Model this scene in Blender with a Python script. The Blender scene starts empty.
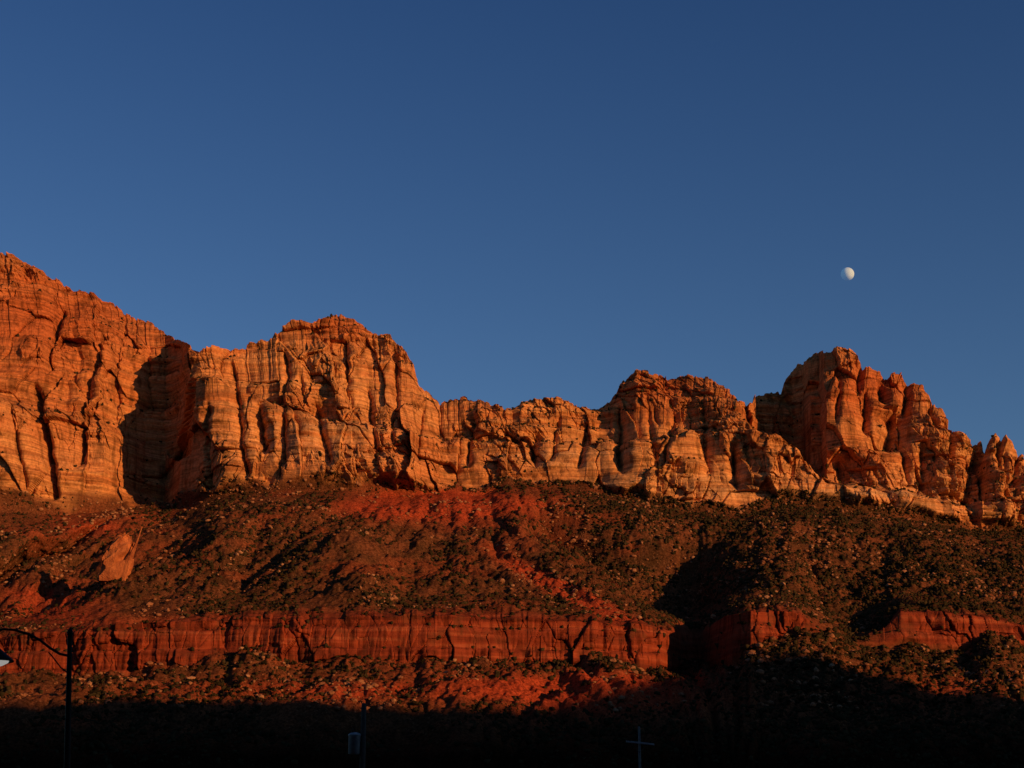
import bpy, math, numpy as np, bmesh
from mathutils import Vector, Matrix
rng=np.random.default_rng(7)
sc=bpy.context.scene
TH=math.radians(16.6); F=1500.0; CZ=1.7
PHI=math.radians(50);EL=math.radians(10)
CT,ST=math.cos(TH),math.sin(TH)
def P(px,py,Y):
    dx=(px-512)/F; dz=(384-py)/F
    t=Y/(CT-dz*ST)
    return dx*t, Y+0*t, CZ+(ST+dz*CT)*t
def proj(x,y,z):
    z=z-CZ; d=y*CT+z*ST; u=-y*ST+z*CT
    return 512+F*x/d, 384-F*u/d
# ---------- noise ----------
def hsh(ix,iy,iz,s):
    n=(ix.astype(np.uint32)*np.uint32(374761393)+iy.astype(np.uint32)*np.uint32(668265263)+iz.astype(np.uint32)*np.uint32(2246822519)+np.uint32((s*3266489917)&0xffffffff))
    n=(n^(n>>np.uint32(13)))*np.uint32(1274126177)
    n=(n^(n>>np.uint32(15)))*np.uint32(2654435761)
    n=n^(n>>np.uint32(16))
    return (n&np.uint32(0xffffff)).astype(np.float32)/np.float32(0xffffff)
def vn(x,y,z,s=0):
    x=np.asarray(x,np.float32);y=np.asarray(y,np.float32);z=np.asarray(z,np.float32)
    x,y,z=np.broadcast_arrays(x,y,z)
    fx=np.floor(x);fy=np.floor(y);fz=np.floor(z)
    ix=fx.astype(np.int32);iy=fy.astype(np.int32);iz=fz.astype(np.int32)
    x=x-fx;y=y-fy;z=z-fz
    x=x*x*(3-2*x);y=y*y*(3-2*y);z=z*z*(3-2*z)
    r=0
    for a in (0,1):
        wa=x if a else 1-x
        for b in (0,1):
            wb=y if b else 1-y
            for c in (0,1):
                wc=z if c else 1-z
                r=r+hsh(ix+a,iy+b,iz+c,s)*wa*wb*wc
    return r*2-1
def fbm(x,y,z,o=4,s=0):
    r=0;a=1.0;t=0
    for i in range(o):
        r=r+a*vn(x,y,z,s+i);t+=a;a*=.5;x=x*2.03;y=y*2.03;z=z*2.03
    return r/t
def pillars(x,z,s=0,k=1.0,g=.6,ang=0.):
    fx=np.floor(x);fz=np.floor(z);ix=fx.astype(np.int32);iz=fz.astype(np.int32)
    best=np.full(x.shape,-9,np.float32);zr=np.zeros_like(ix)
    for a in (-1,0,1):
        for b in (-1,0,1):
            jx=ix+a;jz=iz+b
            cx=jx+hsh(jx,jz,zr,s);cz=jz+hsh(jx,jz,zr,s+1)
            dx=x-cx;dz=z-cz
            h=hsh(jx,jz,zr,s+2)*.8
            gx=(hsh(jx,jz,zr,s+3)-.5)*g*2;gz=(hsh(jx,jz,zr,s+4)-.5)*g
            q=k*(dx*dx+dz*dz)
            if ang: q=(1-ang)*q+ang*k*(.95*np.maximum(np.abs(dx)-.12,0)+.55*np.maximum(np.abs(dz)-.2,0))
            best=np.maximum(best,h-q+gx*dx+gz*dz)
    return best
def blocks(x,z,s=0,g=.8,edge=.1,cr=.25):
    fx=np.floor(x);fz=np.floor(z);ix=fx.astype(np.int32);iz=fz.astype(np.int32)
    d1=np.full(x.shape,9,np.float32);d2=d1.copy();val=np.zeros_like(d1);zr=np.zeros_like(ix)
    for a in (-1,0,1):
        for b in (-1,0,1):
            jx=ix+a;jz=iz+b
            dx=x-(jx+.05+.9*hsh(jx,jz,zr,s));dz=z-(jz+.05+.9*hsh(jx,jz,zr,s+1))
            d=np.maximum(np.abs(dx),np.abs(dz))*.85+np.sqrt(dx*dx+dz*dz)*.15
            v=hsh(jx,jz,zr,s+2)+(hsh(jx,jz,zr,s+3)-.5)*g*2*dx+(hsh(jx,jz,zr,s+4)-.65)*g*dz
            m=d<d1
            d2=np.where(m,d1,np.minimum(d2,d));val=np.where(m,v,val);d1=np.where(m,d,d1)
    return val-.5-cr*np.clip(1-(d2-d1)/edge,0,1)
def terr(f,p=5):
    fr=f-np.floor(f)
    return fr**p-fr
sm=lambda t:np.clip(t,0,1)**2*(3-2*np.clip(t,0,1))
# ---------- terrain lines by image pixel column: rows in image pixels, depths chosen ----------
SKY=[(-300,215),(-120,225),(-40,240),(0,255),(20,262),(50,278),(75,290),(110,305),(135,318),(165,335),(190,350),(200,356),(210,354),(230,352),(250,346),(270,345),(285,330),(300,327),(318,325),(326,318),(340,315),(355,320),(365,329),(375,337),(390,337),(405,352),(413,365),(418,385),(430,393),(440,404),(450,396),(465,396),(480,400),(490,408),(510,410),(520,405),(535,400),(560,400),(580,406),(600,409),(610,402),(620,387),(635,376),(655,376),(668,383),(690,380),(710,382),(720,390),(735,399),(748,407),(757,396),(780,394),(785,380),(800,366),(820,353),(835,350),(850,354),(857,365),(862,370),(868,368),(880,374),(884,380),(892,376),(900,380),(906,388),(914,385),(925,392),(930,408),(938,412),(945,428),(950,436),(958,434),(963,443),(970,450),(976,446),(982,456),(985,450),(990,440),(994,435),(999,443),(1004,438),(1009,446),(1014,457),(1024,462),(1040,468),(1100,470),(1160,440),(1240,430),(1400,450)]
BASE=[(-300,515),(0,516),(60,516),(110,510),(170,508),(200,500),(240,496),(300,494),(350,492),(400,498),(480,492),(520,486),(600,492),(660,504),(700,512),(740,513),(780,508),(850,508),(900,520),(960,530),(1024,526),(1400,515)]
YC=[(-300,1280),(0,1285),(40,1290),(60,1305),(100,1330),(130,1378),(150,1402),(168,1410),(174,1332),(202,1285),(300,1275),(400,1290),(440,1315),(480,1310),(540,1318),(600,1325),(650,1300),(720,1305),(760,1310),(800,1312),(870,1300),(930,1310),(958,1318),(966,1328),(974,1328),(984,1315),(1010,1315),(1030,1350),(1400,1330)]
SET=[(-300,150),(0,140),(100,130),(150,80),(190,50),(215,50),(280,80),(340,110),(400,80),(420,55),(500,55),(600,60),(640,80),(700,80),(750,45),(800,40),(820,45),(900,60),(960,40),(1400,80)]
SHP=[(-300,420),(0,400),(100,420),(164,455),(172,452),(182,444),(187,405),(192,372),(212,368),(240,382),(280,398),(340,420),(420,430),(480,432),(600,440),(680,430),(735,412),(748,416),(757,424),(770,430),(785,440),(803,454),(818,468),(832,478),(860,480),(900,488),(960,505),(980,500),(1024,492),(1400,490)]
SHD=[(-300,30),(0,35),(150,10),(168,6),(174,76),(184,74),(192,36),(225,40),(280,40),(420,28),(600,26),(700,18),(738,8),(748,50),(756,120),(790,140),(800,128),(806,95),(818,88),(824,44),(838,38),(900,42),(960,36),(1024,30),(1400,30)]
BT=[(-300,640),(0,637),(60,630),(140,625),(200,621),(400,616),(520,619),(600,621),(640,625),(668,634),(700,634),(724,616),(760,611),(800,617),(822,632),(850,637),(880,630),(900,613),(940,613),(965,618),(1024,625),(1400,630)]
BB=[(-300,682),(0,684),(60,682),(120,673),(300,671),(400,668),(500,669),(600,669),(668,674),(690,668),(716,663),(760,653),(810,640),(822,641),(850,645),(880,643),(900,641),(960,648),(1024,656),(1400,670)]
YB=[(-300,980),(0,965),(200,950),(400,940),(500,950),(640,960),(662,972),(680,1022),(700,1030),(716,995),(732,958),(750,945),(820,955),(850,985),(900,990),(1024,1000),(1400,1000)]
I=lambda L,x:np.interp(x,[p[0] for p in L],[p[1] for p in L])
PX=np.concatenate([np.arange(-300,-24,2.5),np.arange(-24,1048,.8),np.arange(1048,1330,2.5)]).astype(np.float64)
nc=len(PX)
n1=lambda sc_,s:vn(PX/sc_,0*PX+.3,0*PX+.7,s)
def stepn(w,s):
    a=np.floor(PX/w+.6*n1(w*2.3,s+9)).astype(np.int32);return hsh(a,a*0,a*0,s)*2-1
def gsm(L,sig):
    g=np.arange(-500,1600,4.);v=I(L,g);k=np.exp(-(np.arange(-60,61)*4./sig)**2/2);k/=k.sum()
    return np.interp(PX,g,np.convolve(np.pad(v,60,mode="edge"),k,"valid"))
sky=I(SKY,PX)-1+1.2*n1(9,1)+1.6*stepn(8,2)+1.2*stepn(3.2,3)+.7*n1(2.5,3)
base=gsm(BASE,12)+4*n1(34,4)
yc=I(YC,PX);ycs=np.minimum(gsm(YC,50),gsm(YC,14)+10)
st=I(SET,PX)
bt=I(BT,PX)+3*n1(41,5)+1.5*n1(11,6)+1.5*stepn(15,61)
bb=np.maximum(I(BB,PX)+4*n1(31,7)-8*sm(n1(27,71)*2)+1.5*n1(11,77),bt+3)
yb=I(YB,PX);ybs=gsm(YB,26);yb2=gsm(YB,60)
x0,y0,z0=P(PX,0*PX+800.,0*PX+600.); z0=z0*0-3
K=[]
K.append((x0,y0,z0))
K.append(P(PX,0*PX+748.,0*PX+800))
K.append(P(PX,0*PX+712.,0*PX+872+.12*(yb2-950)))
K.append(P(PX,bb,yb))
K.append(P(PX,bt,yb+10))
K.append(P(PX,gsm(BT,10)+3*n1(41,5)-6,np.maximum(ybs+40,yb+22)))
K.append(P(PX,base,ycs))
shd=I(SHD,PX)
xt,yt,zt=P(PX,sky,yc+st+shd)
K.append((xt,yt,zt))
K.append((xt*1.1,yt+160,zt-25))
K.append((xt*1.7,yt+1400,zt-260))
N=[30,50,75,80,22,230,440,30,14]
zsh=P(PX,I(SHP,PX)+3*n1(17,8)+2*stepn(9,18),yc+st*.15)[2]
TS=np.clip((zsh-K[6][2])/(zt-K[6][2]),.08,.92)
X=[];Y=[];Z=[];ZN=[];V=[]
for k in range(9):
    t=np.linspace(0,1,N[k]+1)
    if k<8:t=t[:-1]
    t=t[:,None]
    a=K[k];b=K[k+1]
    if k==6:
        z=a[2]+(b[2]-a[2])*t
        y=ycs+(yc-ycs)*sm(t/.12)+st*(.25*t+.75*t**2.4)+shd*sm((t-TS)/.09+.5)
        g=(y-a[1])/(b[1]-a[1])
        x=a[0]+(b[0]-a[0])*g
    else:
        x=a[0]+(b[0]-a[0])*t;y=a[1]+(b[1]-a[1])*t;z=a[2]+(b[2]-a[2])*t
    if k==5:
        def draw(pts,dep,wl,wr,p=1.5,top=.7):
            c=np.interp(t,[p_[0] for p_ in pts],[p_[1] for p_ in pts])
            u=PX[None,:]-c+9*vn(PX[None,:]/30,t*9,0*t,17)
            s=np.where(u<0,np.exp(-np.abs(u/wl)**1.6),np.exp(-np.abs(u/wr)**p))
            return dep*s*sm(t/.12)*sm((1-t)/top)
        D=draw([(0,684),(.12,645),(.3,600),(.5,562),(.8,530),(1,515)],135,16,180,1.2)
        D=D+draw([(0,692),(.25,680),(.5,700),(.75,730),(1,745)],28,50,40,top=.9)
        D=D+draw([(0,-60),(.35,-10),(.7,70),(1,150)],95,24,50,top=.5)
        D=D+draw([(0,20),(.35,70),(.7,140),(1,200)],62,20,40,top=.6)
        D=D+draw([(0,230),(.5,260),(1,290)],38,20,50)
        D=D+draw([(0,400),(.5,440),(1,430)],28,20,60)
        D=D-draw([(0,380),(.5,340),(1,310)],22,60,50)
        D=D-draw([(0,790),(.5,770),(1,800)],8,60,40)
        D=D+draw([(0,920),(.5,890),(1,850)],20,30,60)
        f=(y+D)/y
        x=x*f;y=y*f;z=CZ+(z-CZ)*f
    X.append(x);Y.append(y+0*x);Z.append(z);V.append(t+0*x);ZN.append(np.full(x.shape,k,np.int8))
X=np.vstack(X).astype(np.float32);Y=np.vstack(Y).astype(np.float32);Z=np.vstack(Z).astype(np.float32);V=np.vstack(V).astype(np.float32);ZN=np.vstack(ZN)
nr=X.shape[0]
cl=np.where(ZN==6,sm((V-.03*(1+vn(X/14,Y/30,Z/14,190)))*18),0)*1.0
cl=np.where(ZN==7,1-sm(V),cl).astype(np.float32)
bandh=np.clip((bb-bt)/36.,.05,1)[None,:]
bd=np.where(ZN==3,sm(V*8),0)*1.0
bd=np.where(ZN==4,1-sm(V*1.3),bd).astype(np.float32)
sl=np.where(ZN<=5,1.0,0);sl=np.where(ZN==6,1-sm(V*10),sl)
sl=sl*(1-bd)
edge0=np.where(ZN==0,V,1.0)
W=fbm(X/70,Y/90,Z/90,3,50)
W2=fbm(X/25,Y/40,Z/30,3,55)
W3=fbm(X/6,Y/12,Z/6,2,58)
# ---- main cliff relief ----
S=X+.35*(Y-1330)
Wz=Z+4.5*W+1.*W2+.1*X*vn(X/260,0*X,0*X,195)
WA=fbm(X/140,Y/200,Z/140,2,197)
sk1=S+(.06+.2*WA)*(Z-450);sk2=S+(-.08+.25*WA)*(Z-450)
big=pillars(sk1/80+.3*W,Z/220+.2*W,11,1.3,1.1,.5)
mid=pillars(sk2/36+.25*W,Z/110+.3*W,21,1.2,1.2,.7)
sml=pillars(sk1/13+.3*W+.1*W2,Z/50+.3*W,27,1.1,1.1,.8)
bA=blocks(S/42+.25*W,Z/70+.2*W,231,1.4,.03,.25)
bE=blocks(sk2/20+.3*W+.1*W2,Z/36+.3*W,236,1.4,.05,.22)
bB=blocks(sk1/9+.4*W+.15*W2,Z/17+.4*W,241,1.1,.08,.2)
bC=blocks(sk2/4.6+.6*W+.3*W2,Z/7+.6*W,251,1.,.12,.18)
up=np.clip(V,0,1)
fade=np.where(ZN==6,1-.35*sm((V-.5)/.5),.5)
amp=.1+1.2*sm(fbm(X/45,Y/80,Z/45,3,270)*2.6+.25)
pro=(19*(big-.2)+7*(mid-.2)*(.3+.7*amp)+2.6*(sml-.2)*amp+12*bA+6*bE*amp+3.2*bB*amp+1.4*bC*amp+.6*W3)*fade+5*fbm(X/50,Y/50,Z/50,3,60)
lm1=.15+1.15*sm(fbm(X/60,Y/90,Z/28,3,280)*2.8+.35)
lay=(9*terr(Wz/38+.3,7)*(.5+up)*(.4+.6*lm1)+4.2*terr(Wz/13+.3*W2,7)*(.5+up)*lm1+1.8*terr(Wz/5.2+.2*W2,5)*lm1)
pxp,pyp=proj(X,Y,Z)
FIS=[(52,300,380,4,22),(42,380,505,5,28),(88,330,470,4,14),(20,400,500,4,14),(262,400,455,5,24),(303,372,410,3,14),(322,400,470,4,18),(208,400,500,3,14),(240,360,480,3,12),(372,380,470,3,12),(420,400,470,4,15),(535,430,470,6,26),(583,420,475,3,14),(620,440,480,5,22),(668,410,470,3,11),(735,440,495,5,18),(705,400,480,3,10),(845,452,490,7,28),(893,405,455,9,38),(868,385,440,3.5,20),(925,440,500,4,16),(970,455,515,5,18),(470,410,470,3,12),(150,345,420,3,10),(120,320,430,3,11),(285,350,470,3,13),(348,340,420,3,12),(395,350,450,3,11),(555,410,465,3,12),(650,390,450,3,9),(905,430,490,3,14),(1005,445,505,3,11),(883,378,410,3,20),(906,385,420,3,20),(930,405,440,3,18),(948,430,470,3,18),(620,400,470,3,18),(655,395,430,3,10),(838,360,430,3,12),(1012,450,505,3,14),(982,450,510,3.5,24),(999,438,480,2.5,16),(860,362,400,3,16)]
fis=np.zeros_like(X)
for (fx,a0,a1,w,d) in FIS:
    tilt=((fx*7)%11-5)*.045
    fis+=d*np.exp(-np.abs((pxp-fx-tilt*(pyp-(a0+a1)/2)-3*W-2.5*W2-1.5*W3)/w)**1.2)*sm((pyp-a0)/14)*sm((a1-pyp)/14)
dy=-cl*pro+cl*lay+cl*fis*.9
dx=cl*1.5*vn(X/9,Y/9,Z/16,71)
# ---- lower band relief ----
b1=pillars(X/37+.4*W,Z/90,81,1.2,.8,.6);b2=blocks(X/9+.3*W+.2*W2,Z/24+.3*W,86,.9,.08,.2);b3=pillars(X/3.4+.4*W,Z/26+.5*W,91,1.,.9,.5)
b4=blocks(X/21+.4*W+.2*W2,Z/40+.3*W,96,1.1,.06,.25)
ab=.4+.9*sm(fbm(X/30,0*X,Z/20,3,330)*2.2+.4)
dy=dy-bd*bandh*(5.5*(b1-.2)+2.4*b2*ab+3.6*b4*ab+1.4*(b3-.2)*ab+.6*W3)+bd*(3.8*terr(Z/14+.35*W+.15*W2,7)+1.5*terr(Z/4.3+.3*W,4)*ab)*bandh
# ---- slopes ----
skew=np.interp(pxp,[-300,0,220,330,480,560,680,760,900,1100],[-1.1,-1.1,-.9,-.5,.2,.75,.5,-.3,.1,-.3])
XS=X+skew*(Y-1100)
G=pillars(XS/60+.5*W,Y/170+.3*W,101,1.1,.7,.5)
G2=pillars(XS/19+.5*W,Y/60+.5*W,106,1.1,.6,.6)
rf=np.interp(pxp,[0,640,760,1100],[1,1,.6,.6])
dz=sl*edge0*(11*(G-.2)*rf+5.4*(G2-.2)+7*rf*fbm(X/55,Y/55,0*X,4,111)+2.3*vn(X/6,Y/6,0*X,120)+1.6*vn(X/2.6,Y/2.6,0*X,121))
lm=sm(fbm(X/90,Y/120,0*X,3,130)*3+.3)
dz=dz+sl*edge0*lm*5.5*(-terr((Z+5*W+2*W2)/17,5)-.3)
midt=np.where(ZN==5,np.minimum(sm(V/.15),sm((1-V)/.3)),np.where(ZN<3,1,.2))
dz=dz*np.where(ZN==5,.25+.75*midt,1)
X=X+dx;Y=Y+dy;Z=Z+dz
Z=np.where(ZN>=7,Z+18*fbm(X/150,Y/150,0*X,3,140)*np.where(ZN==7,V,1),Z)
pxp,pyp=proj(X,Y,Z)
red=np.zeros_like(X)
ga=lambda cx,cy,sx,sy:np.exp(-((pxp-cx)/sx)**2-((pyp-cy)/sy)**2)
rag=1+.9*fbm(X/22,Y/30,Z/12,4,155)
red+=2.*ga(440,505,80,14)*rag
red+=np.exp(-(((pxp-565)*.5-(pyp-590))/8)**2)*np.exp(-((pxp-570)/60)**2)*2.2*rag
red+=(ga(45,600,45,18)*1.+ga(600,694,100,18)*1.8+.7*ga(350,690,200,12)+.6*ga(290,622,300,7)+.7*ga(90,525,50,12)+.4*ga(940,690,70,20))*rag
red+=.24*sm(fbm(X/40,Y/60,Z/15,4,150)*3)*sl*(pxp<640)
cred=1.*ga(40,320,140,75)+1.*ga(870,385,75,36)+.9*ga(670,388,60,18)+.8*ga(340,325,55,18)+.25*ga(150,430,90,60)
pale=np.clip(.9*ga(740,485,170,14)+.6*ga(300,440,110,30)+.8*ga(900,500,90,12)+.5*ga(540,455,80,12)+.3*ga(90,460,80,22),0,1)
red=np.clip(np.clip(red,0,1)*(1-cl)+np.clip(cred,0,1)*cl,0,1)
me=bpy.data.meshes.new("mountain")
nv=nr*nc
me.vertices.add(nv)
co=np.stack([X,Y,Z],-1).reshape(-1).astype(np.float32)
me.vertices.foreach_set("co",co)
r=np.arange(nr-1)[:,None]*nc;c=np.arange(nc-1)[None,:]
q=np.stack([r+c,r+c+1,r+c+1+nc,r+c+nc],-1).reshape(-1,4)
nf=len(q)
me.loops.add(nf*4);me.polygons.add(nf)
me.loops.foreach_set("vertex_index",q.reshape(-1).astype(np.int32))
me.polygons.foreach_set("loop_start",(np.arange(nf)*4).astype(np.int32))
zf=ZN[:-1,:-1].reshape(-1)
me.polygons.foreach_set("use_smooth",~((zf==6)|(zf==3)|(zf==7)))
me.update(calc_edges=True)
at=me.color_attributes.new("zone","FLOAT_COLOR","POINT")
colr=np.stack([cl,bd*np.clip(bandh*1.6,0,1),red,pale],-1).astype(np.float32).reshape(-1)
at.data.foreach_set("color",colr)
mtn=bpy.data.objects.new("mountain",me);sc.collection.objects.link(mtn);mtn["kind"]="structure"
# ---------- material helpers ----------
class NT:
    def __init__(s,name):
        s.m=bpy.data.materials.new(name);s.m.use_nodes=True;s.t=s.m.node_tree;s.n=s.t.nodes;s.b=s.n["Principled BSDF"]
        s.b.inputs["Roughness"].default_value=.95
        s.b.inputs["Specular IOR Level"].default_value=.0
        s.geo=s.n.new("ShaderNodeNewGeometry");s.pos=s.geo.outputs["Position"]
    def L(s,a,b):s.t.links.new(a,b)
    def noise(s,scale,detail=5,rough=.55,stretch=(1,1,1),vec=None,rot=(0,0,0)):
        mp=s.n.new("ShaderNodeMapping");mp.inputs["Scale"].default_value=stretch;mp.inputs["Rotation"].default_value=rot
        s.L(vec or s.pos,mp.inputs["Vector"])
        t=s.n.new("ShaderNodeTexNoise");t.inputs["Scale"].default_value=scale;t.inputs["Detail"].default_value=detail;t.inputs["Roughness"].default_value=rough
        s.L(mp.outputs[0],t.inputs["Vector"]);return t.outputs["Fac"]
    def ramp(s,f,stops):
        r=s.n.new("ShaderNodeValToRGB");e=r.color_ramp.elements
        while len(e)<len(stops):e.new(.5)
        for i,(p,c) in enumerate(stops):
            e[i].position=p;e[i].color=(*c,1) if len(c)==3 else c
        s.L(f,r.inputs["Fac"]);return r.outputs["Color"]
    def mix(s,f,a,b,mode="MIX"):
        m=s.n.new("ShaderNodeMix");m.data_type="RGBA";m.blend_type=mode
        for v,k in ((f,0),(a,6),(b,7)):
            if isinstance(v,(int,float)):m.inputs[k].default_value=v
            elif isinstance(v,tuple):m.inputs[k].default_value=(*v,1)
            else:s.L(v,m.inputs[k])
        return m.outputs[2]
    def math(s,op,a,b=0):
        m=s.n.new("ShaderNodeMath");m.operation=op
        for v,k in ((a,0),(b,1)):
            if isinstance(v,(int,float)):m.inputs[k].default_value=v
            else:s.L(v,m.inputs[k])
        return m.outputs[0]
    def bump(s,h,dist,strength=1,nrm=None):
        b=s.n.new("ShaderNodeBump");b.inputs["Distance"].default_value=dist;b.inputs["Strength"].default_value=strength
        s.L(h,b.inputs["Height"])
        if nrm:s.L(nrm,b.inputs["Normal"])
        return b.outputs["Normal"]
g3=lambda v:(v,v,v)
def rock_mat():
    m=NT("layered_sandstone")
    A=m.n.new("ShaderNodeAttribute");A.attribute_name="zone"
    sp=m.n.new("ShaderNodeSeparateColor");m.L(A.outputs["Color"],sp.inputs[0])
    R,G_,B=sp.outputs[0],sp.outputs[1],sp.outputs[2]
    strata=m.noise(1,6,.62,(.003,.003,.07))
    c=m.ramp(strata,[(.3,(.36,.12,.038)),(.43,(.5,.2,.065)),(.52,(.6,.285,.1)),(.62,(.5,.195,.065)),(.75,(.64,.34,.135))])
    patch=m.noise(.011,4,.5)
    c=m.mix(m.ramp(patch,[(.46,g3(0)),(.66,g3(.7))]),c,(.48,.155,.048))
    pl=m.ramp(m.noise(1,4,.6,(.004,.004,.16)),[(.42,g3(.1)),(.54,g3(.8))])
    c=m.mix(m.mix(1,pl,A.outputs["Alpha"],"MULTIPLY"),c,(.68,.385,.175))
    c=m.mix(m.math("MULTIPLY",B,.9),c,(.42,.11,.034))
    thin=m.noise(1,4,.65,(.012,.012,.5))
    c=m.mix(1,c,m.ramp(thin,[(.41,g3(.68)),(.52,g3(1.06))]),"MULTIPLY")
    slant=m.noise(1,3,.6,(.02,.02,.35),None,(0,math.radians(18),0))
    c=m.mix(1,c,m.ramp(slant,[(.4,g3(.82)),(.5,g3(1.03))]),"MULTIPLY")
    streak=m.noise(1,5,.65,(.12,.12,.012))
    c=m.mix(1,c,m.ramp(streak,[(.38,g3(.55)),(.49,g3(1.))]),"MULTIPLY")
    gr=m.noise(.35,5,.75)
    c=m.mix(1,c,m.ramp(gr,[(.36,g3(.66)),(.6,g3(1.1))]),"MULTIPLY")
    bc=m.ramp(m.noise(1,5,.6,(.008,.008,.25)),[(.35,(.13,.028,.014)),(.55,(.25,.05,.021)),(.7,(.32,.09,.04))])
    bc=m.mix(1,bc,m.ramp(m.noise(1,4,.6,(.25,.25,.025)),[(.38,g3(.5)),(.5,g3(1.))]),"MULTIPLY")
    bc=m.mix(m.ramp(m.noise(.07,5,.6),[(.52,g3(0)),(.64,g3(.6))]),bc,(.12,.042,.02))
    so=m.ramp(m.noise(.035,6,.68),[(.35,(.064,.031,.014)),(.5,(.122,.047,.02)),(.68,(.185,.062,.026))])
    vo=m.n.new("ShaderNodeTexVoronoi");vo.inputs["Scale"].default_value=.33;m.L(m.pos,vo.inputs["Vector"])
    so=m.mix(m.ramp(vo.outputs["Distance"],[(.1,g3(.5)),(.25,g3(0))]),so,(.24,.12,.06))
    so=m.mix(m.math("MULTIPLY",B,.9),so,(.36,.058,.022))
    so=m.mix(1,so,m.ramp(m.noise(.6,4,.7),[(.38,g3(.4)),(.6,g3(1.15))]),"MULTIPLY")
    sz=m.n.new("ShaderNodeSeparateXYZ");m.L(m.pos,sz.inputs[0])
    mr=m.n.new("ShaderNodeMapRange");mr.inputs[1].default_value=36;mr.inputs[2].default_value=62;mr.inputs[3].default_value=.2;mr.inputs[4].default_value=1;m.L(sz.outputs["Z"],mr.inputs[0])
    so=m.mix(1,so,mr.outputs[0],"MULTIPLY")  # painted shade: soil albedo drops towards the valley to deepen the foreground shadow
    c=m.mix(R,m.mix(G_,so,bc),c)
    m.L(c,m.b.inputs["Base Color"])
    n=m.bump(m.noise(.35,6,.72,(1,1,1.8)),1.6,.6)
    m.L(n,m.b.inputs["Normal"])
    return m.m
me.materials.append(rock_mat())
# ---------- ground, opposite canyon wall ----------
def soil_mat():
    m=NT("dry_soil")
    c=m.ramp(m.noise(.05,7,.6),[(.35,(.05,.03,.02)),(.65,(.1,.05,.03))])
    m.L(c,m.b.inputs["Base Color"]);m.L(m.bump(m.noise(.6,6,.6),.5,.6),m.b.inputs["Normal"]);return m.m
soil=soil_mat()
def grid_mesh(name,xs,ys,zf,mat):
    gx,gy=np.meshgrid(xs,ys);gz=zf(gx,gy)
    m=bpy.data.meshes.new(name);n,c=gx.shape
    q=[(i*c+j,i*c+j+1,(i+1)*c+j+1,(i+1)*c+j) for i in range(n-1) for j in range(c-1)]
    m.from_pydata(np.stack([gx,gy,gz],-1).reshape(-1,3).tolist(),[],q)
    for p in m.polygons:p.use_smooth=True
    m.materials.append(mat);o=bpy.data.objects.new(name,m);sc.collection.objects.link(o);o["kind"]="structure";return o
grid_mesh("ground",np.linspace(-20000,20000,41),np.linspace(-20000,20000,41),lambda x,y:x*0,soil)
YR=-420
H0=61+(875-YR)/math.cos(PHI)*math.tan(EL)
def wall(x,y):
    tp=math.tan(PHI)
    u=x-(150+(930-YR)*tp)
    wd=np.where(u<6,62.,72.)
    H=H0+6*fbm(x/60,0*x,0*x,5,200)+64*np.clip(1-np.abs(u-6)/wd,0,1)**.9-13*np.exp(-((u+112)/66)**2)-7*sm((u-60)/40)+14*np.exp(-((x-(-330+(900-YR)*tp))/110)**2)
    s=np.where(y>YR,sm((-150-y)/(-150-YR))**.8,1-.15*sm((YR-y)/1500))
    return H*s+14*fbm(x/90,y/90,0*x,4,210)*sm((-150-y)/200)*np.where(np.abs(y-YR)<30,.0,1)-1
grid_mesh("hill",np.linspace(-3500,6500,900),np.concatenate([np.linspace(-2200,-460,12),np.linspace(-440,-140,24)]),wall,soil)
# ---------- vegetation & boulders ----------
def ico(sub,seed,jit,sq=(1,1,1)):
    bm=bmesh.new();bmesh.ops.create_icosphere(bm,subdivisions=sub,radius=1)
    r=np.random.default_rng(seed)
    for v in bm.verts:
        v.co*=1+jit*(r.random()*2-1);v.co=Vector((v.co.x*sq[0],v.co.y*sq[1],v.co.z*sq[2]))
    bm.verts.ensure_lookup_table()
    vs=np.array([v.co[:] for v in bm.verts],np.float32);fs=np.array([[v.index for v in f.verts] for f in bm.faces],np.int32)
    bm.free();return vs,fs
def leafy(seed,n=300):
    r=np.random.default_rng(seed);vs=[];fs=[]
    cl_=[(r.normal(0,.38),r.normal(0,.38),.15+.75*r.random(),.3+.25*r.random()) for _ in range(9)]
    for i in range(n):
        c=cl_[i%9];d=r.normal(size=3);d/=np.linalg.norm(d)
        p=np.array(c[:3])+d*c[3]*(.6+.4*r.random());s=.09+.1*r.random()
        a=r.normal(size=3);a/=np.linalg.norm(a);b=np.cross(a,d+.3*r.normal(size=3));b/=np.linalg.norm(b)+1e-6
        k=len(vs);vs+=[p-a*s-b*s*.6,p+a*s*.9-b*s*.5,p+b*s+a*s*.3,p-a*s*.8+b*s*.7];fs.append((k,k+1,k+2,k+3))
    for j in range(4):
        k=len(vs);c=cl_[j];w=.05
        vs+=[np.array((-w,-w,-.2)),np.array((w,-w,-.2)),np.array((0,w,-.2)),np.array(c[:3])]
        fs+=[(k,k+1,k+3),(k+1,k+2,k+3),(k+2,k,k+3)]
    return vs,fs
def mk(name,vs,fs,mat,smooth=False):
    m=bpy.data.meshes.new(name);m.from_pydata([tuple(map(float,v)) for v in vs],[],[tuple(map(int,f)) for f in fs]);m.materials.append(mat)
    return m
def veg_mat():
    m=NT("juniper_foliage")
    c=m.ramp(m.noise(.12,3,.6),[(.3,(.016,.013,.006)),(.5,(.03,.023,.0105)),(.7,(.06,.042,.019))])
    m.L(c,m.b.inputs["Base Color"]);return m.m
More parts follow.
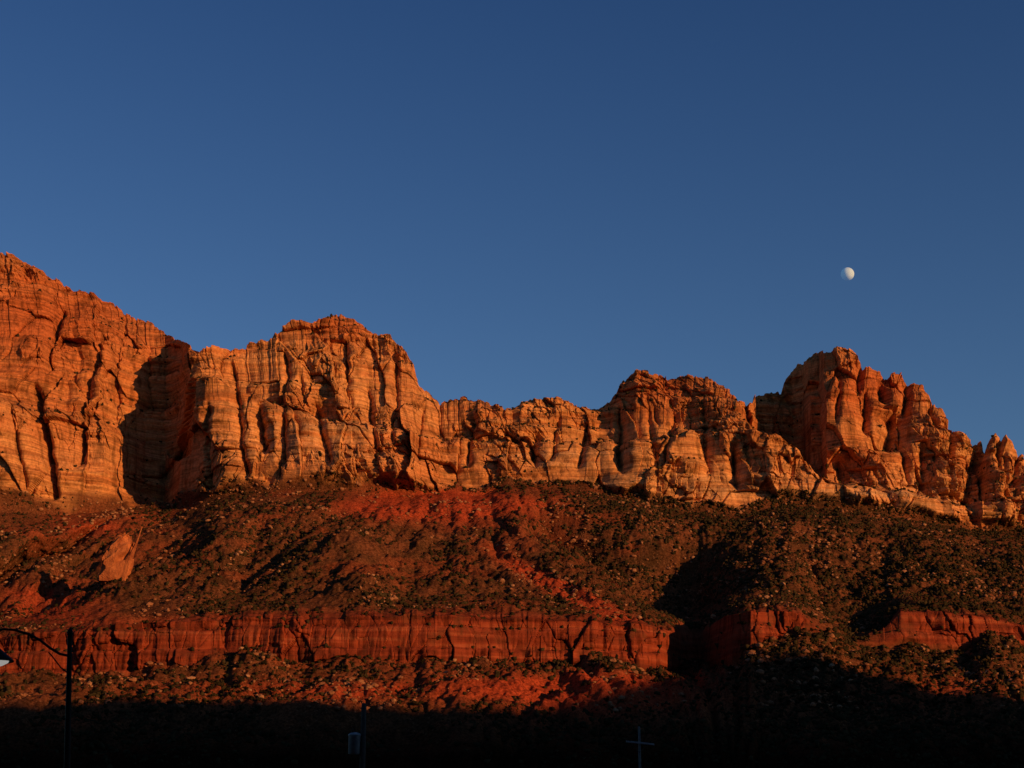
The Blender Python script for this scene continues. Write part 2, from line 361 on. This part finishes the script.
def bould_mat():
    m=NT("fallen_sandstone")
    c=m.ramp(m.noise(.08,4,.7),[(.3,(.15,.06,.03)),(.5,(.25,.11,.053)),(.7,(.38,.21,.11))])
    m.L(c,m.b.inputs["Base Color"]);m.L(m.bump(m.noise(.8,4,.6),.6,.9),m.b.inputs["Normal"]);return m.m
vm=veg_mat();bm_=bould_mat()
ok=((ZN<=5)&(bd<.25))|((ZN==6)&(cl<.75))
ledge=(ZN==6)&(cl>=.75)
gz=np.gradient(Z,axis=0);gy=np.gradient(Y,axis=0);steep=gz/np.maximum(np.abs(gy),.01)
dn=fbm(X/40,Y/60,0*X,4,300)
def scatter(n,mode):
    out=[];tries=0
    while len(out)<n and tries<80:
        tries+=1
        i=rng.integers(20,nr-50,60000);j=rng.integers(1,nc-1,60000)
        pp=pxp[i,j];qq=pyp[i,j]
        if mode=="veg":
            w=.42+1.3*dn[i,j]
            w=np.where(pp>540,w+.75,w)
            w=w*(1-.93*red[i,j])
            w=np.where(ok[i,j],w,0)
            w=w*np.where(ZN[i,j]==6,.5,np.clip(1.4-steep[i,j]*.5,0,1))
            w=np.where(ledge[i,j]&(steep[i,j]<.8),.1,w)
            w=np.where((bd[i,j]>.25)&(steep[i,j]<.8),.15,w)
        else:
            w=np.where(ok[i,j]&(Z[i,j]>66),.2+.9*vn(X[i,j]/30,Y[i,j]/45,0,310),0)
            w=np.where(ok[i,j]&(ZN[i,j]==6),.45,w)
        k=np.nonzero(rng.random(60000)<w*.5)[0]
        out+=list(zip(i[k],j[k]))
    out=out[:n];a=np.array(out);return a[:,0],a[:,1]
def merged(name,protos,i,j,s,mat,sink,flat=(1,1)):
    VS=[];FS=[];off=0
    which=rng.integers(0,len(protos),len(i))
    for p,(v,f) in enumerate(protos):
        k=np.nonzero(which==p)[0]
        if not len(k):continue
        a=rng.random(len(k))*6.283;ca,sa=np.cos(a),np.sin(a)
        sc3=s[k][:,None]*np.stack([.7+.6*rng.random(len(k)),.7+.6*rng.random(len(k)),flat[0]+flat[1]*rng.random(len(k))],-1)
        q=v[None]*sc3[:,None,:]
        x=q[...,0]*ca[:,None]-q[...,1]*sa[:,None];y=q[...,0]*sa[:,None]+q[...,1]*ca[:,None]
        w=np.stack([x+X[i[k],j[k]][:,None],y+Y[i[k],j[k]][:,None],q[...,2]+(Z[i[k],j[k]]+sink*s[k])[:,None]],-1)
        VS.append(w.reshape(-1,3));FS.append((f[None]+(np.arange(len(k))*len(v))[:,None,None]).reshape(-1,3)+off);off+=len(k)*len(v)
    VS=np.concatenate(VS).astype(np.float32);FS=np.concatenate(FS).astype(np.int32)
    m=bpy.data.meshes.new(name);m.vertices.add(len(VS));m.vertices.foreach_set("co",VS.reshape(-1))
    m.loops.add(len(FS)*3);m.polygons.add(len(FS));m.loops.foreach_set("vertex_index",FS.reshape(-1));m.polygons.foreach_set("loop_start",(np.arange(len(FS))*3).astype(np.int32))
    m.update(calc_edges=True);m.materials.append(mat)
    o=bpy.data.objects.new(name,m);sc.collection.objects.link(o);o["kind"]="stuff";return o
def individuals(name,meshes,i,j,s,label,cat,group,sink):
    for n_ in range(len(i)):
        o=bpy.data.objects.new(name,meshes[n_%len(meshes)])
        o.location=(float(X[i[n_],j[n_]]),float(Y[i[n_],j[n_]]),float(Z[i[n_],j[n_]]+sink*s[n_]))
        a=float(s[n_]);o.scale=(a*(.85+.3*rng.random()),a*(.85+.3*rng.random()),a*(.8+.3*rng.random()));o.rotation_euler=(0,0,rng.random()*6.28)
        o["label"]=label;o["category"]=cat;o["group"]=group;sc.collection.objects.link(o)
i,j=scatter(72000,"veg")
s=(.34+1.35*rng.random(len(i))**2.8).astype(np.float32)
inframe=(pxp[i,j]>5)&(pxp[i,j]<1019)&(pyp[i,j]<705)&(ZN[i,j]<6)
app=np.where(inframe,s/Y[i,j],0);o_=np.argsort(-app);bigk=o_[:300];rest=o_[300:]
protos=[ico(1,a,.5,(1,1,.9)) for a in range(10)]
merged("scrub",protos,i[rest],j[rest],s[rest],vm,.4,(.8,.7))
individuals("juniper_bush",[mk("juniper_bush",*leafy(a),vm) for a in range(4)],i[bigk],j[bigk],s[bigk]*1.25,"round dark green juniper bush on red talus slope","bush","juniper bushes on the talus slope",0)
i,j=scatter(17000,"rock")
s=(.3+1.9*rng.random(len(i))**7).astype(np.float32)
inframe=(pxp[i,j]>5)&(pxp[i,j]<1019)&(pyp[i,j]<705)
app=np.where(inframe,s/Y[i,j],0);o_=np.argsort(-app);bigk=o_[:300];rest=o_[300:]
merged("rubble",[ico(1,a+20,.35,(1.1,1,.8)) for a in range(6)],i[rest],j[rest],s[rest],bm_,.3,(.6,.6))
individuals("boulder",[mk("boulder",*ico(2 if a%2 else 1,a+40,.22,(1.2,.9,.8)),bm_) for a in range(5)],i[bigk],j[bigk],s[bigk],"tan sandstone boulder resting on scrubby talus slope","boulder","boulders on the talus slope",.3)
def surf(px,py):
    jj=int(np.argmin(np.abs(PX-px)));col=np.where((ZN[:,jj]<=5),np.abs(pyp[:,jj]-py),1e9);ii=int(np.argmin(col));return X[ii,jj],Y[ii,jj],Z[ii,jj]
bx,by,bz=surf(118,578)
bm=bmesh.new()
pts=[(-14,-6,-8),(8,-8,-8),(10,8,-6),(-12,8,-6),(-14,-7,2),(12,-8,2),(13,6,6),(-11,6,6),(-10,-7,12),(14,-8,14),(15,4,18),(-7,4,18),(-5,-6,23),(13,-7,25),(14,2,27),(0,2,29),(4,-4,31),(11,-3,32)]
for p in pts:bm.verts.new(p)
bmesh.ops.convex_hull(bm,input=bm.verts)
bmesh.ops.bevel(bm,geom=bm.edges[:],offset=2.6,segments=3,affect="EDGES")
bmesh.ops.triangulate(bm,faces=bm.faces[:]);bmesh.ops.subdivide_edges(bm,edges=bm.edges[:],cuts=2,use_grid_fill=True)
rr=np.random.default_rng(5)
for v in bm.verts:
    n_=1.1*float(vn(v.co.x/8,v.co.y/8,v.co.z/8,5))+.5*float(vn(v.co.x/2.5,v.co.y/2.5,v.co.z/2.5,6))
    d_=Vector((v.co.x,v.co.y,v.co.z-12)).normalized();v.co+=d_*n_+Vector(rr.normal(0,.1,3))
m=bpy.data.meshes.new("boulder");bm.to_mesh(m);bm.free()
bmat=NT("red_boulder_rock");c=bmat.ramp(bmat.noise(.1,6,.65),[(.35,(.26,.075,.028)),(.62,(.5,.17,.058))]);bmat.L(c,bmat.b.inputs["Base Color"]);bmat.L(bmat.bump(bmat.noise(.4,7,.65),1.3,.8),bmat.b.inputs["Normal"])
m.materials.append(bmat.m)
o=bpy.data.objects.new("leaning_boulder",m);o.location=(float(bx),float(by)-9,float(bz)+1);o.scale=(.88,.85,1.);sc.collection.objects.link(o)
o["label"]="huge orange leaning boulder standing on the scrubby slope";o["category"]="boulder"
# ---------- moon ----------
mm=NT("moon_surface")
c=mm.ramp(mm.noise(.012,2,.5),[(.4,(.42,.56,.42)),(.6,(.5,.66,.5))])
df=mm.n.new("ShaderNodeBsdfDiffuse");mm.L(c,df.inputs["Color"])
tr=mm.n.new("ShaderNodeBsdfTransparent");ad=mm.n.new("ShaderNodeAddShader");mm.L(df.outputs[0],ad.inputs[0]);mm.L(tr.outputs[0],ad.inputs[1])
ms=mm.n.new("ShaderNodeMixShader");mm.L(mm.geo.outputs["Backfacing"],ms.inputs[0]);mm.L(ad.outputs[0],ms.inputs[1]);mm.L(tr.outputs[0],ms.inputs[2])
mm.L(ms.outputs[0],mm.n["Material Output"].inputs["Surface"])
bm=bmesh.new();bmesh.ops.create_uvsphere(bm,u_segments=48,v_segments=32,radius=1)
for f in bm.faces:f.smooth=True
m=bpy.data.meshes.new("moon");bm.to_mesh(m);bm.free();m.materials.append(mm.m)
o=bpy.data.objects.new("moon",m);o.location=P(847.5,274.,18000.);o.scale=(84,)*3;sc.collection.objects.link(o)
o["label"]="pale gibbous moon hanging in the evening sky";o["category"]="moon"
# ---------- street furniture ----------
def plain(name,col,rough=.6,met=0,var=.2):
    m=NT(name);m.b.inputs["Roughness"].default_value=rough;m.b.inputs["Metallic"].default_value=met
    c=m.ramp(m.noise(6,5,.6),[(.3,tuple(v*(1-var) for v in col)),(.7,tuple(min(1,v*(1+var)) for v in col))]);m.L(c,m.b.inputs["Base Color"]);return m.m
dark=plain("dark_painted_steel",(.02,.018,.016),.45,.3);wood=plain("weathered_pole_wood",(.1,.08,.06),.9);grey=plain("grey_steel",(.42,.42,.4),.5,.1);armw=plain("pale_crossarm_paint",(.5,.45,.4),.7,0,.05);porc=plain("brown_porcelain",(.1,.05,.03),.3)
glass=NT("lamp_lens");glass.b.inputs["Base Color"].default_value=(.7,.7,.7,1);glass.b.inputs["Emission Color"].default_value=(1,.95,.88,1);glass.b.inputs["Emission Strength"].default_value=.3
def obj(name,bm,mat,parent=None,smooth=True):
    m=bpy.data.meshes.new(name)
    for f in bm.faces:f.smooth=smooth
    bm.to_mesh(m);bm.free();m.materials.append(mat);o=bpy.data.objects.new(name,m);sc.collection.objects.link(o)
    if parent:o.parent=parent
    return o
def tube(bm,path,rad,n=12):
    rings=[];path=[Vector(p) for p in path]
    for k,p in enumerate(path):
        d=(path[min(k+1,len(path)-1)]-path[max(k-1,0)]).normalized()
        u=d.cross(Vector((0,1,0)));u=u if u.length>.1 else d.cross(Vector((1,0,0)));u.normalize();w=d.cross(u)
        r_=rad[k] if isinstance(rad,(list,tuple)) else rad
        rings.append([bm.verts.new(p+u*r_*math.cos(a*2*math.pi/n)+w*r_*math.sin(a*2*math.pi/n)) for a in range(n)])
    for a,b in zip(rings[:-1],rings[1:]):
        for t in range(n):bm.faces.new((a[t],a[(t+1)%n],b[(t+1)%n],b[t]))
    bm.faces.new(rings[0]);bm.faces.new(rings[-1][::-1]);return bm
def lathe(bm,prof,n=24,c=(0,0,0)):
    rings=[[bm.verts.new((c[0]+r*math.cos(a*2*math.pi/n),c[1]+r*math.sin(a*2*math.pi/n),c[2]+z)) for a in range(n)] for r,z in prof]
    for a,b in zip(rings[:-1],rings[1:]):
        for t in range(n):bm.faces.new((a[t],a[(t+1)%n],b[(t+1)%n],b[t]))
    bm.faces.new(rings[0][::-1]);bm.faces.new(rings[-1]);return bm
def box(bm,c,s):
    r_=bmesh.ops.create_cube(bm,size=1,matrix=Matrix.Translation(c)@Matrix.Diagonal((*s,1)));return r_
def empty(name,loc,label,cat):
    e=bpy.data.objects.new(name,None);e.location=loc;sc.collection.objects.link(e);e["label"]=label;e["category"]=cat;return e
YL=45.
lx,_,lz=P(70.,632.,YL);qx,_,qz=P(67.,768.,YL)
tl=math.atan((lx-qx)/(lz-qz))
e=empty("street_lamp",(qx-math.tan(tl)*qz,YL,0),"dark steel street lamp with curved gooseneck arm","street lamp")
e.rotation_euler=(0,tl,0);bxl=e.location.x
def loc_(px,py):
    q=P(float(px),float(py),YL);dx=q[0]-bxl;c_,s_=math.cos(-tl),math.sin(-tl)
    return (dx*c_+q[2]*s_,0,-dx*s_+q[2]*c_)
lz=loc_(70,632)[2];za=loc_(70,655)[2]
obj("pole",lathe(bmesh.new(),[(.2,0),(.2,.5),(.14,.6),(.11,.8),(.07,lz-.25),(.07,lz-.1),(.09,lz-.08),(.09,lz),(.05,lz+.08),(.02,lz+.12)]),dark,e)
dpx=[(70,656),(60,654),(50,648),(40,640),(28,634),(15,630),(3,629),(-4,632),(-7,638)]
path=[loc_(a,b) for a,b in dpx]
obj("arm",tube(bmesh.new(),path,.038),dark,e)
br=[(0,0,za-.55),(-.25,0,za-.35),(-.5,0,za-.02),(-.62,0,za+.12)]
obj("brace",tube(bmesh.new(),br,.02),dark,e)
hx,_,hz=path[-1]
obj("lamp_shade",lathe(bmesh.new(),[(.06,.05),(.1,0),(.13,-.2),(.22,-.32),(.42,-.5),(.6,-.66),(.62,-.72),(.56,-.72),(.5,-.66),(.3,-.6)],24,(hx,0,hz)),dark,e)
obj("lamp_lens",lathe(bmesh.new(),[(.49,-.655),(.46,-.74),(.3,-.82),(.1,-.86)],24,(hx,0,hz)),glass.m,e)
YT=70.;tx,_,tz=P(364.,704.,YT)
e=empty("utility_pole",(tx,YT,0),"wooden utility pole carrying a grey can transformer","utility pole")
obj("pole",lathe(bmesh.new(),[(.17,0),(.14,tz*.6),(.11,tz),(.02,tz+.05)]),wood,e)
cx,_,cz=P(355.,743.,YT)
obj("transformer",lathe(bmesh.new(),[(.2,-.5),(.27,-.47),(.28,.3),(.3,.32),(.3,.37),(.2,.44),(.08,.47)],24,(cx-tx-.02,-.02,cz)),grey,e)
b=bmesh.new();lathe(b,[(.05,.4),(.09,.46),(.05,.5),(.09,.54),(.05,.58),(.03,.66)],10,(cx-tx-.12,0,cz));obj("insulator",b,porc,e)
b=bmesh.new();box(b,((cx-tx)/2+.1,0,cz+.15),(.3,.08,.08));box(b,((cx-tx)/2+.1,0,cz-.25),(.3,.08,.08));obj("bracket",b,grey,e,False)
YX=125.;ux,_,uz=P(639.,727.,YX)
e=empty("utility_pole",(ux,YX,0),"slim utility pole topped by a pale crossarm","utility pole")
obj("pole",lathe(bmesh.new(),[(.14,0),(.11,uz*.6),(.09,uz),(.02,uz+.05)]),plain("grey_weathered_wood",(.22,.2,.17),.9),e)
az=P(639.,743.,YX)[2]
b=bmesh.new();box(b,(.05,-.16,az),(2.3,.1,.14));bmesh.ops.bevel(b,geom=b.edges[:],offset=.015,segments=1,affect="EDGES")
bmesh.ops.rotate(b,verts=b.verts,cent=(0,0,az),matrix=Matrix.Rotation(math.radians(6),3,"Y"))
obj("crossarm",b,armw,e,False)
for sx in (-1,1):
    b=bmesh.new();lathe(b,[(.03,.06),(.07,.12),(.05,.17),(.08,.2),(.04,.26)],10,(sx,-.16,az-sx*.105));obj("insulator",b,porc,e)
b=bmesh.new();tube(b,[(-.7,-.12,az-.05),(0,-.12,az-.75)],.02,6);tube(b,[(.7,-.12,az-.1),(0,-.12,az-.75)],.02,6);obj("brace",b,wood,e)
# ---------- light ----------
w=bpy.data.worlds.new("World");sc.world=w;w.use_nodes=True
nt=w.node_tree;bg=nt.nodes["Background"]
sk=nt.nodes.new("ShaderNodeTexSky");sk.sky_type="NISHITA";sk.sun_disc=False;sk.sun_elevation=EL;sk.sun_rotation=math.pi-PHI
sk.air_density=1.0;sk.dust_density=.3;sk.ozone_density=2.0
tc=nt.nodes.new("ShaderNodeTexCoord");sx_=nt.nodes.new("ShaderNodeSeparateXYZ");nt.links.new(tc.outputs["Generated"],sx_.inputs[0])
rp=nt.nodes.new("ShaderNodeValToRGB");nt.links.new(sx_.outputs["Z"],rp.inputs["Fac"])
rp.color_ramp.elements[0].position=.15;rp.color_ramp.elements[0].color=(.86,1.1,1.46,1)
rp.color_ramp.elements[1].position=.55;rp.color_ramp.elements[1].color=(.44,.72,1.2,1)
mx=nt.nodes.new("ShaderNodeMix");mx.data_type="RGBA";mx.blend_type="MULTIPLY";mx.inputs[0].default_value=1
nt.links.new(rp.outputs[0],mx.inputs[7])
nt.links.new(sk.outputs[0],mx.inputs[6]);nt.links.new(mx.outputs[2],bg.inputs["Color"]);bg.inputs["Strength"].default_value=.062
su=bpy.data.lights.new("sun","SUN");su.energy=4.8;su.angle=math.radians(.35);su.color=(1,.48,.17)
so_=bpy.data.objects.new("sun",su);sc.collection.objects.link(so_)
dirv=Vector((math.sin(PHI)*math.cos(EL),-math.cos(PHI)*math.cos(EL),math.sin(EL)))
so_.rotation_euler=dirv.to_track_quat("Z","Y").to_euler()
cam=bpy.data.cameras.new("camera");cam.sensor_width=36;cam.lens=36*F/1024;cam.clip_end=80000;cam.clip_start=.1
co_=bpy.data.objects.new("camera",cam);co_.location=(0,0,CZ);co_.rotation_euler=(math.pi/2+TH,0,0);sc.collection.objects.link(co_);sc.camera=co_
sc.view_settings.view_transform="Standard";sc.view_settings.look="None";sc.view_settings.exposure=0
